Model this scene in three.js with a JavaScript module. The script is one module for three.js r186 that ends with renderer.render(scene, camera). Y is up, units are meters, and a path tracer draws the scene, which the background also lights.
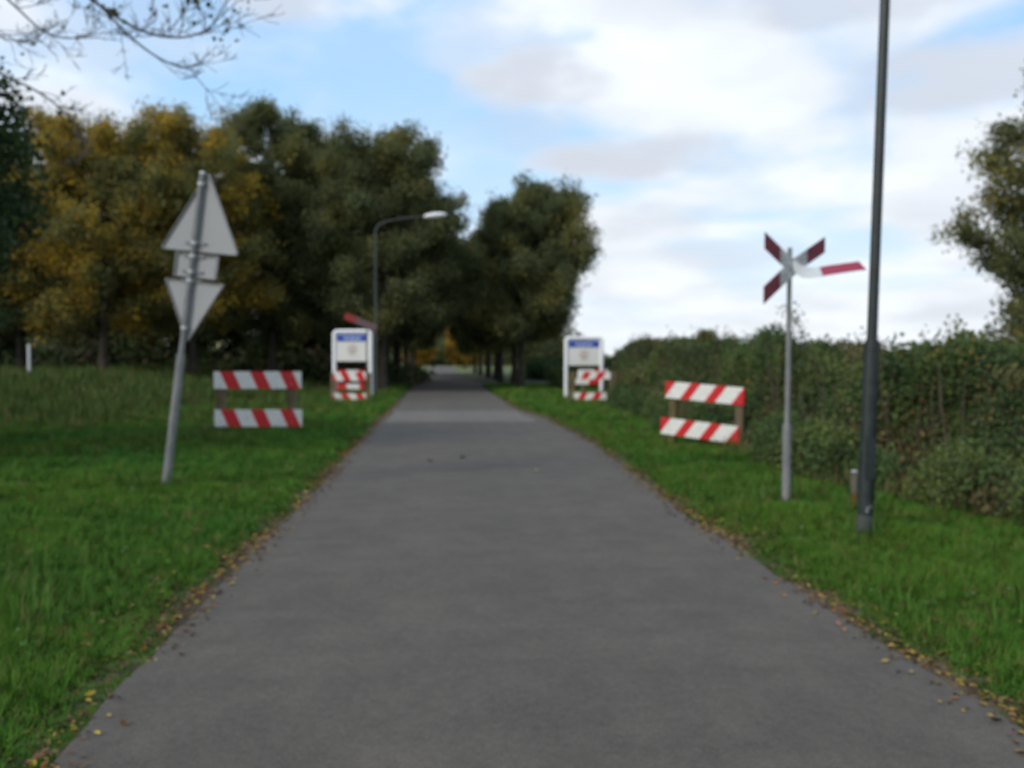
import * as THREE from 'three';
import { mergeGeometries } from 'three/addons/utils/BufferGeometryUtils.js';
import { ImprovedNoise } from 'three/addons/math/ImprovedNoise.js';

// ------------------------------------------------------------------ random and noise
function rng(seed) { let a = seed >>> 0; return () => { a = (a + 0x6D2B79F5) >>> 0; let t = a; t = Math.imul(t ^ (t >>> 15), t | 1); t ^= t + Math.imul(t ^ (t >>> 7), t | 61); return ((t ^ (t >>> 14)) >>> 0) / 4294967296; }; }
const IN = new ImprovedNoise();
const n3 = (x, y, z) => IN.noise(x + 31.7, y + 17.3, z + 5.1);
function fbm(x, y, z, o = 4) { let s = 0, a = 0.5, f = 1; for (let i = 0; i < o; i++) { s += a * n3(x * f, y * f, z * f); a *= 0.5; f *= 2.03; } return s; }
const clamp = (v, a = 0, b = 1) => Math.min(b, Math.max(a, v));
const sm = (a, b, v) => { const t = clamp((v - a) / (b - a)); return t * t * (3 - 2 * t); };
const lerp = (a, b, t) => a + (b - a) * t;
const V = (x, y, z) => new THREE.Vector3(x, y, z);

// ------------------------------------------------------------------ camera, sky, sun, exposure
const scene = new THREE.Scene();
const camera = new THREE.PerspectiveCamera(42.02, 1024 / 768, 0.1, 4000);
camera.position.set(0, 1.6, 0);
camera.rotation.x = -0.0240;
camera.focus = 1.3;              // the photograph is focused far too near: everything is soft
camera.userData.fStop = 4.9;
scene.add(camera);

function makeSky() {
  const W = 2048, H = 1024, data = new Float32Array(W * H * 4);
  // soft grey cloud bellies: azimuth (rad, right of view), elevation, half sizes, weight
  const puffs = [[0.02, 0.262, 0.075, 0.032, 0.9], [-0.03, 0.30, 0.07, 0.035, 0.3], [0.135, 0.192, 0.11, 0.024, 0.9], [-0.225, 0.335, 0.055, 0.03, 0.7], [0.43, 0.245, 0.12, 0.03, 0.8], [0.34, 0.325, 0.12, 0.028, 0.7], [0.21, 0.10, 0.10, 0.018, 0.45], [0.16, 0.335, 0.07, 0.03, 0.25], [-0.38, 0.28, 0.1, 0.03, 0.35], [0.42, 0.14, 0.07, 0.018, 0.4]];
  for (let j = 0; j < H; j++) {
    const el = ((j + 0.5) / H - 0.5) * Math.PI, y = Math.sin(el), c = Math.cos(el);
    for (let i = 0; i < W; i++) {
      const th = ((i + 0.5) / W - 0.5) * 2 * Math.PI, dx = Math.cos(th) * c, dz = Math.sin(th) * c;
      const yy = Math.max(y, 0);
      const k = 1 / (yy + 0.16);
      const px = dx * k, pz = dz * k;
      const az = Math.atan2(dx, -dz);
      const wx = fbm(px * 1.1 + 3, 0.2, pz * 1.1, 3) * 0.5;
      const a = fbm(px * 0.95 + wx, 1.7, pz * 0.95 + 4.2 - wx, 6);           // white veil and cumulus
      const b = fbm(px * 2.3 + 9, 4.4 + wx, pz * 2.3, 5);                     // finer breakup
      let cover = sm(-0.20, 0.20, a + 0.35 * b + 0.10 + 0.06 * (1 - yy * 2.2));
      cover = clamp(Math.max(cover, 1 - sm(0.0, 0.16, yy)));
      let grey = sm(0.02, 0.34, fbm(px * 1.5 + 20, 8.8, pz * 1.5 - 3, 5)) * 0.45;
      if (Math.abs(az) < 0.75 && el > 0 && el < 0.5) {
        const rag = 0.75 * fbm(az * 11, el * 26, 3.3, 6);
        for (const [ca, ce, ra, re, w] of puffs) {
          const q = ((az - ca) / ra) ** 2 + ((el - ce) / (re * (el < ce ? 0.75 : 1.25))) ** 2;
          const m = w * sm(1.5, 0.1, q + rag * 2.2);
          grey = Math.max(grey, m); cover = Math.max(cover, m);
        }
        // clear blue gaps above the left hand trees
        const q2 = ((az + 0.115) / 0.16) ** 2 + ((el - 0.285) / 0.075) ** 2;
        cover *= 1 - 0.85 * sm(1.6, 0.1, q2 + rag * 2.5) * (1 - grey);
      }
      const hi = sm(0.05, 0.36, yy), blueR = lerp(0.62, 0.32, hi), blueG = lerp(0.82, 0.59, hi), blueB = lerp(0.99, 0.95, hi);
      const wt = 0.96 + 0.26 * b, wr = 0.885 * wt, wg = 0.92 * wt, wb = 0.965 * wt;
      let r = lerp(blueR, wr, cover * 0.92), g = lerp(blueG, wg, cover * 0.92), bb = lerp(blueB, wb, cover * 0.92);
      r = lerp(r, 0.58, grey * 0.85); g = lerp(g, 0.62, grey * 0.85); bb = lerp(bb, 0.71, grey * 0.85);
      if (y < 0) { const t = sm(0, -0.15, y); r = lerp(r, 0.10, t); g = lerp(g, 0.11, t); bb = lerp(bb, 0.08, t); }
      const o = (j * W + i) * 4; data[o] = r; data[o + 1] = g; data[o + 2] = bb; data[o + 3] = 1;
    }
  }
  const t = new THREE.DataTexture(data, W, H, THREE.RGBAFormat, THREE.FloatType);
  t.mapping = THREE.EquirectangularReflectionMapping; t.magFilter = THREE.LinearFilter; t.minFilter = THREE.LinearFilter; t.needsUpdate = true;
  return t;
}
const skyTex = makeSky();
scene.background = skyTex; scene.environment = skyTex;

const sun = new THREE.DirectionalLight(new THREE.Color(1, 0.92, 0.79), 2.0);
sun.position.set(-62, 48, 26); sun.target.position.set(0, 0, -24);
sun.castShadow = true; sun.shadow.radius = 24; sun.shadow.mapSize.set(4096, 4096);
Object.assign(sun.shadow.camera, { left: -70, right: 70, top: 70, bottom: -70, near: 1, far: 260 });
scene.add(sun, sun.target);

const renderer = new THREE.WebGLRenderer({ antialias: true });
renderer.setSize(1024, 768);
renderer.toneMapping = THREE.LinearToneMapping;
renderer.toneMappingExposure = 1.1;
renderer.shadowMap.enabled = true;

// ------------------------------------------------------------------ helpers
const taken = {};
function numbered(n) { if (!(n in taken)) { taken[n] = 0; return n; } taken[n]++; return n + '_' + String(taken[n]).padStart(3, '0'); }
function tag(o, label, category, group, kind) { if (label) o.userData.label = label; if (category) o.userData.category = category; if (group) o.userData.group = group; if (kind) o.userData.kind = kind; return o; }
function thing(name, label, category, pos, group) { const g = new THREE.Group(); g.name = numbered(name); g.position.copy(pos); tag(g, label, category, group); scene.add(g); return g; }
function part(name, geo, mat, parent) { const m = new THREE.Mesh(geo, mat); m.name = name; m.castShadow = m.receiveShadow = true; parent.add(m); return m; }
function mat(r, g, b, rough = 0.85, extra = {}) { return new THREE.MeshStandardMaterial({ color: new THREE.Color().setRGB(r, g, b), roughness: rough, ...extra }); }

function tube(pts, radii, sides = 8, capped = true) {
  const pos = [], nor = [], uv = [], idx = []; let len = 0;
  let prevN = null;
  for (let i = 0; i < pts.length; i++) {
    const d = (i === 0 ? pts[1].clone().sub(pts[0]) : i === pts.length - 1 ? pts[i].clone().sub(pts[i - 1]) : pts[i + 1].clone().sub(pts[i - 1])).normalize();
    let n = prevN ? prevN.clone().addScaledVector(d, -prevN.dot(d)) : (Math.abs(d.y) > 0.9 ? V(1, 0, 0) : V(0, 1, 0)).cross(d);
    n.normalize(); prevN = n; const b = d.clone().cross(n);
    if (i) len += pts[i].distanceTo(pts[i - 1]);
    for (let k = 0; k <= sides; k++) {
      const a = k / sides * Math.PI * 2, v = n.clone().multiplyScalar(Math.cos(a)).addScaledVector(b, Math.sin(a));
      pos.push(pts[i].x + v.x * radii[i], pts[i].y + v.y * radii[i], pts[i].z + v.z * radii[i]); nor.push(v.x, v.y, v.z); uv.push(k / sides * 6.28 * radii[0], len);
    }
  }
  const st = sides + 1;
  for (let i = 0; i < pts.length - 1; i++) for (let k = 0; k < sides; k++) { const a = i * st + k, b = a + 1, c = a + st, e = c + 1; idx.push(a, b, c, b, e, c); }
  if (capped) for (const i of [0, pts.length - 1]) {
    const d = (i ? pts[i].clone().sub(pts[i - 1]) : pts[0].clone().sub(pts[1])).normalize(), c0 = pos.length / 3;
    pos.push(pts[i].x, pts[i].y, pts[i].z); nor.push(d.x, d.y, d.z); uv.push(0, 0);
    for (let k = 0; k <= sides; k++) { const o = (i * st + k) * 3; pos.push(pos[o], pos[o + 1], pos[o + 2]); nor.push(d.x, d.y, d.z); uv.push(0, 0); }
    for (let k = 0; k < sides; k++) i ? idx.push(c0, c0 + 1 + k, c0 + 2 + k) : idx.push(c0, c0 + 2 + k, c0 + 1 + k);
  }
  const g = new THREE.BufferGeometry();
  g.setAttribute('position', new THREE.Float32BufferAttribute(pos, 3)); g.setAttribute('normal', new THREE.Float32BufferAttribute(nor, 3)); g.setAttribute('uv', new THREE.Float32BufferAttribute(uv, 2)); g.setIndex(idx);
  return g;
}
const box = (w, h, d, x = 0, y = 0, z = 0) => new THREE.BoxGeometry(w, h, d).translate(x, y, z);

// tiling noise texture (values around 1) used as grain on surfaces
function grainTex(size, rep, fn) {
  const d = new Uint8Array(size * size * 4);
  for (let j = 0; j < size; j++) for (let i = 0; i < size; i++) { const c = fn(i / size, j / size, i, j), o = (j * size + i) * 4; d[o] = clamp(c[0]) * 255; d[o + 1] = clamp(c[1]) * 255; d[o + 2] = clamp(c[2]) * 255; d[o + 3] = 255; }
  const t = new THREE.DataTexture(d, size, size, THREE.RGBAFormat); t.wrapS = t.wrapT = THREE.RepeatWrapping; t.magFilter = THREE.LinearFilter; t.minFilter = THREE.LinearMipmapLinearFilter; t.generateMipmaps = true; t.colorSpace = THREE.SRGBColorSpace; t.repeat.set(rep, rep); t.needsUpdate = true; return t;
}
// seamless lattice noise, f cells across the tile, about -0.6 to 0.6
const hash2 = (x, y, k) => { let h = Math.imul(x + 1013, 374761393) ^ Math.imul(y + 733, 668265263) ^ Math.imul(k + 17, 1274126177); h = Math.imul(h ^ (h >>> 13), 1274126177); return ((h ^ (h >>> 16)) >>> 0) / 4294967296; };
const tn = (u, v, f, seed) => { f = Math.max(2, Math.round(f)); const x = u * f, y = ((v % 1) + 1) % 1 * f, xi = Math.floor(x), yi = Math.floor(y), a = x - xi, b = y - yi, fa = a * a * (3 - 2 * a), fb = b * b * (3 - 2 * b), k = Math.round(seed * 10); const H = (i, q) => hash2(((i % f) + f) % f, ((q % f) + f) % f, k); return (lerp(lerp(H(xi, yi), H(xi + 1, yi), fa), lerp(H(xi, yi + 1), H(xi + 1, yi + 1), fa), fb) - 0.5) * 1.2; };

// ------------------------------------------------------------------ the road's own frame: s metres to its right, t metres along
const RA = Math.atan(0.0735), FX = -Math.sin(RA), FZ = -Math.cos(RA), RX = Math.cos(RA), RZ = -Math.sin(RA), OX = 0.5;
const world = (s, t, y = 0) => V(OX + RX * s + FX * t, y, RZ * s + FZ * t);
const toRoad = (x, z) => [(x - OX) * RX + z * RZ, (x - OX) * FX + z * FZ];
const edgeL = t => 2.02 + 0.07 * n3(t * 0.3, 1, 2) + 0.03 * n3(t * 1.7, 3, 2) + 0.03 * n3(t * 5, 6, 2);
const edgeR = t => 2.02 + 0.07 * n3(t * 0.31, 9, 2) + 0.03 * n3(t * 1.9, 5, 7) + 0.03 * n3(t * 5, 2, 9) + 0.42 * sm(8, 21, t) * sm(34, 26, t);
function groundH(s, t) {
  const half = s < 0 ? edgeL(t) : edgeR(t), o = Math.abs(s) - half;
  if (o < 0.05) return -0.03;
  let h = lerp(-0.03, 0.012, sm(0.03, 0.3, o)) + 0.03 * n3(s * 0.6, t * 0.6, 4) * sm(0.3, 1.5, o);
  if (s < -5) h += (0.85 * sm(-6, -15, s) * sm(14, 38, t)) * sm(400, 120, t) + 0.06 * n3(s * 0.25, t * 0.25, 8) * sm(-5, -9, s);
  return h;
}
const groundAt = (x, z) => groundH(...toRoad(x, z));
const onGround = (x, z, dy = 0) => V(x, groundAt(x, z) + dy, z);

// ------------------------------------------------------------------ ground
{
  const ss = [], ts = [];
  for (const side of [-1, 1]) { const l = [0, 1, 1.5, 1.75, 1.9, 2.0, 2.1, 2.2, 2.35, 2.5, 2.7, 2.9, 3.2, 3.6, 4.2, 5, 6, 7, 8, 9, 10, 12, 14, 17, 20, 25, 30, 40, 60, 100, 180, 400, 900, 1800]; for (const v of l) if (v || side > 0) ss.push(v * side); }
  ss.sort((a, b) => a - b);
  for (let t = -60; t < -6; t += 6) ts.push(t);
  for (let t = -6; t < 34; t += 0.3) ts.push(t);
  for (let t = 34; t < 80; t += 1.5) ts.push(t);
  for (let t = 80; t < 200; t += 8) ts.push(t);
  ts.push(240, 300, 400, 600, 1000, 1900, 2600);
  const pos = [], uv = [], col = [], idx = [];
  for (const t of ts) for (const s of ss) {
    const p = world(s, t, groundH(s, t)); pos.push(p.x, p.y, p.z); uv.push(p.x / 3, p.z / 3);
    // bare earth by the asphalt, turf further out, paler hay meadow beyond the crossing
    const o = Math.abs(s) - 2.02;
    const earth = sm(0.75, 0.15, o), meadow = sm(75, 110, t) , n = n3(s * 0.4, t * 0.4, 1.3);
    let c = [0.026 + 0.008 * n, 0.040 + 0.008 * n, 0.012];
    c = [lerp(c[0], 0.135, earth), lerp(c[1], 0.10, earth), lerp(c[2], 0.062, earth)];
    c = [lerp(c[0], 0.13, meadow), lerp(c[1], 0.17, meadow), lerp(c[2], 0.03, meadow)];
    col.push(...c);
  }
  const w = ss.length;
  for (let j = 0; j < ts.length - 1; j++) for (let i = 0; i < w - 1; i++) { const a = j * w + i, b = a + 1, c = a + w, d = c + 1; idx.push(a, b, c, b, d, c); }
  const g = new THREE.BufferGeometry(); g.setAttribute('position', new THREE.Float32BufferAttribute(pos, 3)); g.setAttribute('uv', new THREE.Float32BufferAttribute(uv, 2)); g.setAttribute('color', new THREE.Float32BufferAttribute(col, 3)); g.setIndex(idx); g.computeVertexNormals();
  const r = rng(5);
  const tex = grainTex(512, 1, (u, v) => { const n = 0.78 + 0.25 * tn(u, v, 9, 1) + 0.22 * tn(u, v, 40, 3) + 0.25 * (r() - 0.5); return [n, n * 0.98, n * 0.92]; });
  const m = new THREE.MeshStandardMaterial({ vertexColors: true, map: tex, roughness: 1 });
  const o = new THREE.Mesh(g, m); o.name = 'ground'; o.receiveShadow = true; tag(o, 'grass covered earth ground on both sides of the lane', null, null, 'structure'); scene.add(o);
}
// ------------------------------------------------------------------ road
function ribbon(t0, t1, dt, sFrom, sTo, n, y, scale) {
  const pos = [], uv = [], idx = []; let rows = 0;
  for (let t = t0; t <= t1 + 1e-6; t += dt(t)) { const a = sFrom(t), b = sTo(t); for (let k = 0; k <= n; k++) { const s = lerp(a, b, k / n), p = world(s, t, y(s, t)); pos.push(p.x, p.y, p.z); uv.push(s / scale, t / scale); } rows++; }
  for (let j = 0; j < rows - 1; j++) for (let k = 0; k < n; k++) { const a = j * (n + 1) + k, b = a + 1, c = a + n + 1, d = c + 1; idx.push(a, b, c, b, d, c); }
  const g = new THREE.BufferGeometry(); g.setAttribute('position', new THREE.Float32BufferAttribute(pos, 3)); g.setAttribute('uv', new THREE.Float32BufferAttribute(uv, 2)); g.setIndex(idx); g.computeVertexNormals(); return g;
}
const camber = (s, t) => 0.012 - 0.006 * s * s / 4 + 0.006 * n3(s * 0.5, t * 0.3, 2);
{
  const r = rng(11);
  const tex = grainTex(1024, 1, (u, v) => {
    const sp = r(); const big = tn(u, v, 4, 2) * 0.05 + tn(u, v, 13, 5) * 0.06 + tn(u, v, 60, 6) * 0.05 + tn(u, v, 200, 9) * 0.08;
    const stone = sp > 0.955 ? 0.28 : sp < 0.06 ? -0.18 : (r() - 0.5) * 0.12;
    const n = 0.70 + big + stone; return [n * 1.0, n * 0.985, n * 0.965];
  });
  const bump = grainTex(512, 2, () => { const k = r(); return [k, k, k]; }); bump.colorSpace = THREE.NoColorSpace;
  const m = new THREE.MeshStandardMaterial({ color: new THREE.Color().setRGB(0.186, 0.162, 0.139), map: tex, bumpMap: bump, bumpScale: 0.003, roughness: 0.92 });
  const g = ribbon(-40, 420, t => t < 34 ? 0.25 : t < 90 ? 1 : 10, t => -edgeL(t), edgeR, 12, camber, 2.5);
  const o = new THREE.Mesh(g, m); o.name = 'road'; o.receiveShadow = true; tag(o, 'narrow grey asphalt lane without markings', null, null, 'structure'); scene.add(o);
  // paler slab where the track once crossed
  const m2 = new THREE.MeshStandardMaterial({ color: new THREE.Color().setRGB(0.265, 0.245, 0.22), map: tex, roughness: 0.9 });
  const g2 = ribbon(25.6, 31.2, () => 0.35, t => -1.86 + 0.12 * n3(t * 1.3, 7, 7), t => 2.05 + 0.15 * n3(t * 1.1, 2, 7) - 0.15 * (t - 25.6) / 5, 6, (s, t) => camber(s, t) + 0.005, 2.5);
  const o2 = new THREE.Mesh(g2, m2); o2.name = 'crossing_slab'; o2.receiveShadow = true; tag(o2, 'paler worn slab across the lane at the old railway crossing', null, null, 'structure'); scene.add(o2);
}

// ------------------------------------------------------------------ leaves
function leafCluster(seed, count, L, W, R) {
  const r = rng(seed), pos = [], nor = [], idx = [];
  for (let i = 0; i < count; i++) {
    const c = V(r() * 2 - 1, r() * 2 - 1, r() * 2 - 1).multiplyScalar(R);
    const d = V(r() * 2 - 1, r() * 1.4 - 0.9, r() * 2 - 1).normalize();
    const side = d.clone().cross(V(r() - 0.5, 1, r() - 0.5)).normalize(), up = side.clone().cross(d).normalize();
    const l = L * (0.7 + 0.6 * r()), w = W * (0.7 + 0.6 * r()), o = pos.length / 3;
    const q = [c, c.clone().addScaledVector(d, l * 0.45).addScaledVector(side, w / 2).addScaledVector(up, w * 0.2), c.clone().addScaledVector(d, l).addScaledVector(up, -l * 0.15), c.clone().addScaledVector(d, l * 0.45).addScaledVector(side, -w / 2).addScaledVector(up, w * 0.2)];
    for (const p of q) { pos.push(p.x, p.y, p.z); nor.push(up.x, up.y, up.z); }
    idx.push(o, o + 1, o + 2, o, o + 2, o + 3);
  }
  const g = new THREE.BufferGeometry(); g.setAttribute('position', new THREE.Float32BufferAttribute(pos, 3)); g.setAttribute('normal', new THREE.Float32BufferAttribute(nor, 3)); g.setIndex(idx); return g;
}
const leafMat = new THREE.MeshPhysicalMaterial({ color: 0xffffff, roughness: 1, specularIntensity: 0.2, transmission: 0.42, thickness: 0, side: THREE.DoubleSide });
const barkTex = (() => { const r = rng(3); return grainTex(256, 1, (u, v) => { const n = 0.72 + 0.3 * tn(u, v * 0.3, 26, 2) + 0.2 * tn(u, v, 9, 4) + 0.12 * (r() - 0.5); return [n, n * 0.97, n * 0.93]; }); })();
const barkMat = new THREE.MeshStandardMaterial({ color: new THREE.Color().setRGB(0.075, 0.065, 0.05), map: barkTex, roughness: 0.95 });
const twigMat = mat(0.06, 0.055, 0.06, 0.9);

const M4 = new THREE.Matrix4(), Q = new THREE.Quaternion(), E = new THREE.Euler(), S3 = new THREE.Vector3(), C3 = new THREE.Color();
function instances(name, geo, material, list, parent, kind) {   // list: {p, s, c, e}
  const im = new THREE.InstancedMesh(geo, material, list.length); im.name = name; im.castShadow = im.receiveShadow = true;
  list.forEach((l, i) => { Q.setFromEuler(E.set(l.e[0], l.e[1], l.e[2])); typeof l.s === 'number' ? S3.setScalar(l.s) : S3.copy(l.s); im.setMatrixAt(i, M4.compose(l.p, Q, S3)); im.setColorAt(i, C3.setRGB(l.c[0], l.c[1], l.c[2])); });
  im.instanceMatrix.needsUpdate = true; if (im.instanceColor) im.instanceColor.needsUpdate = true;
  if (kind) im.userData.kind = kind; parent.add(im); return im;
}
const PAL = {
  green: [[0.105, 0.130, 0.054], [0.128, 0.148, 0.059], [0.155, 0.158, 0.060], [0.086, 0.112, 0.050]],
  olive: [[0.20, 0.195, 0.060], [0.16, 0.170, 0.056], [0.26, 0.215, 0.060], [0.13, 0.145, 0.052]],
  gold: [[0.52, 0.35, 0.035], [0.40, 0.28, 0.035], [0.28, 0.215, 0.038], [0.19, 0.165, 0.038], [0.30, 0.20, 0.038]],
  dark: [[0.032, 0.058, 0.020], [0.045, 0.076, 0.025], [0.055, 0.085, 0.028]],
  amber: [[0.42, 0.24, 0.02], [0.34, 0.20, 0.02], [0.26, 0.16, 0.02]],
  rust: [[0.42, 0.24, 0.03], [0.34, 0.21, 0.03], [0.26, 0.18, 0.03]],
};
const clusterCache = {};
function cluster(k, count, L, W, R) { return clusterCache[k] || (clusterCache[k] = leafCluster(k.length * 7 + count, count, L, W, R)); }
// o: height, base (crown bottom), radius, trunk, pal, leaves, seed, lean, size
function tree(name, label, category, x, z, o, group) {
  const r = rng(o.seed), g = thing(name, label, category, onGround(x, z, -0.05), group);
  const parts = [], leafs = [], H = o.height, B = o.base, R = o.radius, size = o.size || 1;
  const lean = V((o.lean || [0, 0])[0], 0, (o.lean || [0, 0])[1]);
  const trunkPts = [], trunkR = [], N = 9, ph = r() * 6;
  const axis = u => V(Math.sin(u * 4 + ph) * 0.018 * H * u + lean.x * u * u, H * 0.96 * u, Math.cos(u * 3.3 + ph) * 0.018 * H * u + lean.z * u * u);
  for (let i = 0; i <= N; i++) { const u = i / N; trunkPts.push(axis(u)); trunkR.push(lerp(o.trunk, 0.02, Math.pow(u, 0.8)) * (i === 0 ? 1.35 : 1)); }
  parts.push(tube(trunkPts, trunkR, 8));
  const pal = PAL[o.pal], pal2 = PAL[o.pal2 || o.pal], pn = r() * 50, twist = r() * 6;
  const env = u => R * Math.pow(Math.max(0.02, Math.sin(Math.PI * clamp(u * (o.top || 0.75) + (o.foot || 0.14)))), 0.75) * (1 + 0.25 * n3(u * 4, pn, 1));
  const leafAt = (p, spread) => {
    const q = p.clone().add(V(r() + r() + r() - 1.5, (r() + r() + r() - 1.5) * 0.8, r() + r() + r() - 1.5).multiplyScalar(spread));
    const pn2 = n3(q.x * 0.45 + pn, q.y * 0.6, q.z * 0.45) + 0.25 * (r() - 0.5);
    const pp = pn2 > (o.mix ?? 0.1) ? pal2 : pal, c = pp[Math.floor(r() * pp.length)], k = 0.75 + 0.5 * r();
    leafs.push({ p: q, s: (0.7 + 0.6 * r()) * size, c: [c[0] * k, c[1] * k, c[2] * k], e: [r() * 6.3, r() * 6.3, r() * 6.3] });
  };
  const limbs = o.limbs || 40, tips = [];
  for (let i = 0; i < limbs; i++) {
    const u = Math.pow((i + 0.5 + 0.6 * (r() - 0.5)) / limbs, 0.9), y = lerp(B, H * 0.98, u), az = twist + i * 2.399 + (r() - 0.5) * 0.7;
    const e = env(u) * (0.6 + 0.44 * r()), rise = lerp(0.25, 0.75, u) * e + (r() - 0.5) * 0.3;
    const y0 = Math.max(B * 0.75, Math.min(H * 0.93, y - rise * 0.8)), st = axis(y0 / (H * 0.96));
    const end = V(st.x + Math.cos(az) * e, y + rise * 0.2, st.z + Math.sin(az) * e);
    const mid = st.clone().lerp(end, 0.5).add(V((r() - 0.5) * 0.15 * e, (r() - 0.3) * 0.2 * e, (r() - 0.5) * 0.15 * e));
    const cv = new THREE.QuadraticBezierCurve3(st, mid, end), pts = cv.getPoints(4), br = Math.max(0.018, o.trunk * 0.30 * (1 - 0.6 * u));
    parts.push(tube(pts, pts.map((_, k) => lerp(br, 0.008, k / 4)), 5, false));
    const subs = o.subs || 7;
    for (let k = 0; k < subs; k++) {
      const f = lerp(0.3, 1, (k + r()) / subs), p0 = cv.getPoint(Math.min(f, 0.98)), a2 = az + (r() - 0.5) * 2.6, l = e * lerp(0.42, 0.2, f) * (0.7 + 0.6 * r()) + 0.2;
      const p1 = p0.clone().add(V(Math.cos(a2) * l, (r() - 0.25) * l * 0.7, Math.sin(a2) * l));
      parts.push(tube([p0, p0.clone().lerp(p1, 0.5).add(V(0, 0.05 * l, 0)), p1], [0.02, 0.012, 0.005], 3, false));
      tips.push([p0, p1]);
    }
    tips.push([cv.getPoint(0.75), end]);
    if (r() < 0.5) { const tp = end.clone().add(V((r() - 0.5) * 0.4, 0.5 + 0.8 * r() * r(), (r() - 0.5) * 0.4)); parts.push(tube([end, tp], [0.008, 0.004], 3, false)); tips.push([end, tp]); }
  }
  tips.push([axis(0.93), axis(1)], [axis(0.97), axis(1).add(V(0, 0.3, 0))]);
  const per = o.leaves / tips.length;
  for (const [a, b] of tips) { const k = Math.round(per * (0.5 + r())); for (let i = 0; i < k; i++) leafAt(a.clone().lerp(b, Math.pow(r(), 0.7)), (o.spread || 0.5) * (0.6 + 0.8 * r())); }
  part('trunk', mergeGeometries(parts), o.bark || barkMat, g);
  const cl = o.kind === 'near' ? cluster('near', 6, 0.10, 0.07, 0.13) : o.kind === 'far' ? cluster('distant', 7, 0.36, 0.26, 0.4) : cluster('mid_tree', 9, 0.135, 0.095, 0.27);
  instances('crown', cl, leafMat, leafs, g, 'stuff');
  return g;
}

// ------------------------------------------------------------------ the trees
const ORD = ['first', 'second', 'third', 'fourth', 'fifth', 'sixth', 'seventh', 'eighth', 'ninth'];
const woodGroup = 'trees along the far side of the left meadow';
tree('deciduous_tree', 'yellowing tree with thick dark trunk, right behind the leaning sign', 'tree', -18.4, -45, { height: 11.4, base: 2.2, radius: 4.8, trunk: 0.24, pal: 'olive', pal2: 'gold', mix: -0.04, leaves: 12500, size: 0.88, seed: 101 }, woodGroup);
tree('deciduous_tree', 'olive and gold tree left of the yellowest crown', 'tree', -22.6, -46, { height: 9.8, base: 2.2, radius: 4.4, trunk: 0.2, pal: 'olive', pal2: 'gold', mix: 0.12, leaves: 12500, size: 0.88, seed: 102 }, woodGroup);
tree('deciduous_tree', 'golden brown tree just behind the triangular plates', 'tree', -15.3, -48, { height: 12.2, base: 2.6, radius: 4.4, trunk: 0.22, pal: 'olive', pal2: 'gold', mix: 0.08, leaves: 12500, size: 0.88, seed: 113 }, woodGroup);
tree('deciduous_tree', 'tallest olive tree, above the left striped barrier', 'tree', -12.4, -52, { height: 14.6, base: 2.4, radius: 4.2, top: 0.74, trunk: 0.25, pal: 'green', pal2: 'olive', mix: 0.12, leaves: 12500, size: 0.88, seed: 104 }, woodGroup);
tree('deciduous_tree', 'dark olive tree behind the left place name board', 'tree', -9.3, -54, { height: 13.4, base: 2.6, radius: 4.2, top: 0.7, trunk: 0.22, pal: 'green', pal2: 'olive', mix: 0.25, leaves: 12500, size: 0.88, seed: 105 }, woodGroup);
tree('deciduous_tree', 'dark tree at the left edge behind the meadow', 'tree', -27.0, -45, { height: 10.8, base: 2.2, radius: 3.6, trunk: 0.2, pal: 'green', pal2: 'dark', leaves: 7000, seed: 106 }, woodGroup);
const backs = [[-31, -60, 12], [-25.5, -61, 11.5], [-20, -60, 12], [-15.5, -63, 13], [-11, -65, 13]];
backs.forEach(([x, z, h], i) => tree('deciduous_tree', ORD[i] + ' tree from the left in the dark back row behind the meadow', 'tree', x, z, { height: h, base: 1.4, radius: 4, trunk: 0.2, pal: 'green', pal2: 'olive', mix: 0.2, leaves: 5500, seed: 120 + i, size: 1.35, spread: 0.42 }, 'dark trees of the back row'));
// avenue
for (let i = 0; i < 9; i++) {
  const t = 50.5 + i * 8.5, near = i < 3, pL = world(-3.3 - 0.2 * (i % 2), t), pR = world(3.9 + 0.3 * (i % 2), t + 3.2);
  tree('avenue_tree', ORD[i] + ' tree of the avenue row left of the lane, counted from the crossing', 'tree', pL.x, pL.z, { height: [13.0, 12.6, 13.4, 13, 12.8, 13, 12.6, 12.5, 12.5][i], base: 3.1, radius: i ? 4.0 : 4.4, top: 0.7, lean: [i ? 0 : 0.5, 0], trunk: 0.24, pal: 'green', pal2: 'olive', mix: i ? 0.35 : 0.28, leaves: near ? 12500 : 6000, size: near ? 0.88 : 1.35, seed: 140 + i, spread: near ? 0.5 : 0.6 }, 'trees of the avenue, left row');
  tree('avenue_tree', ORD[i] + ' tree of the avenue row right of the lane, counted from the crossing', 'tree', pR.x, pR.z, { height: [10.9, 11.2, 11, 11.6, 12, 11.5, 12, 12, 12][i], base: 2.9, radius: i ? 3.5 : 3.8, trunk: i === 3 ? 0.36 : 0.2, pal: 'green', pal2: 'olive', mix: 0.15, leaves: near ? 12500 : 6000, size: near ? 0.88 : 1.35, seed: 160 + i, spread: near ? 0.5 : 0.6, lean: i === 0 ? [1.3, 0] : [0.3, 0] }, 'trees of the avenue, right row');
}
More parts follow.
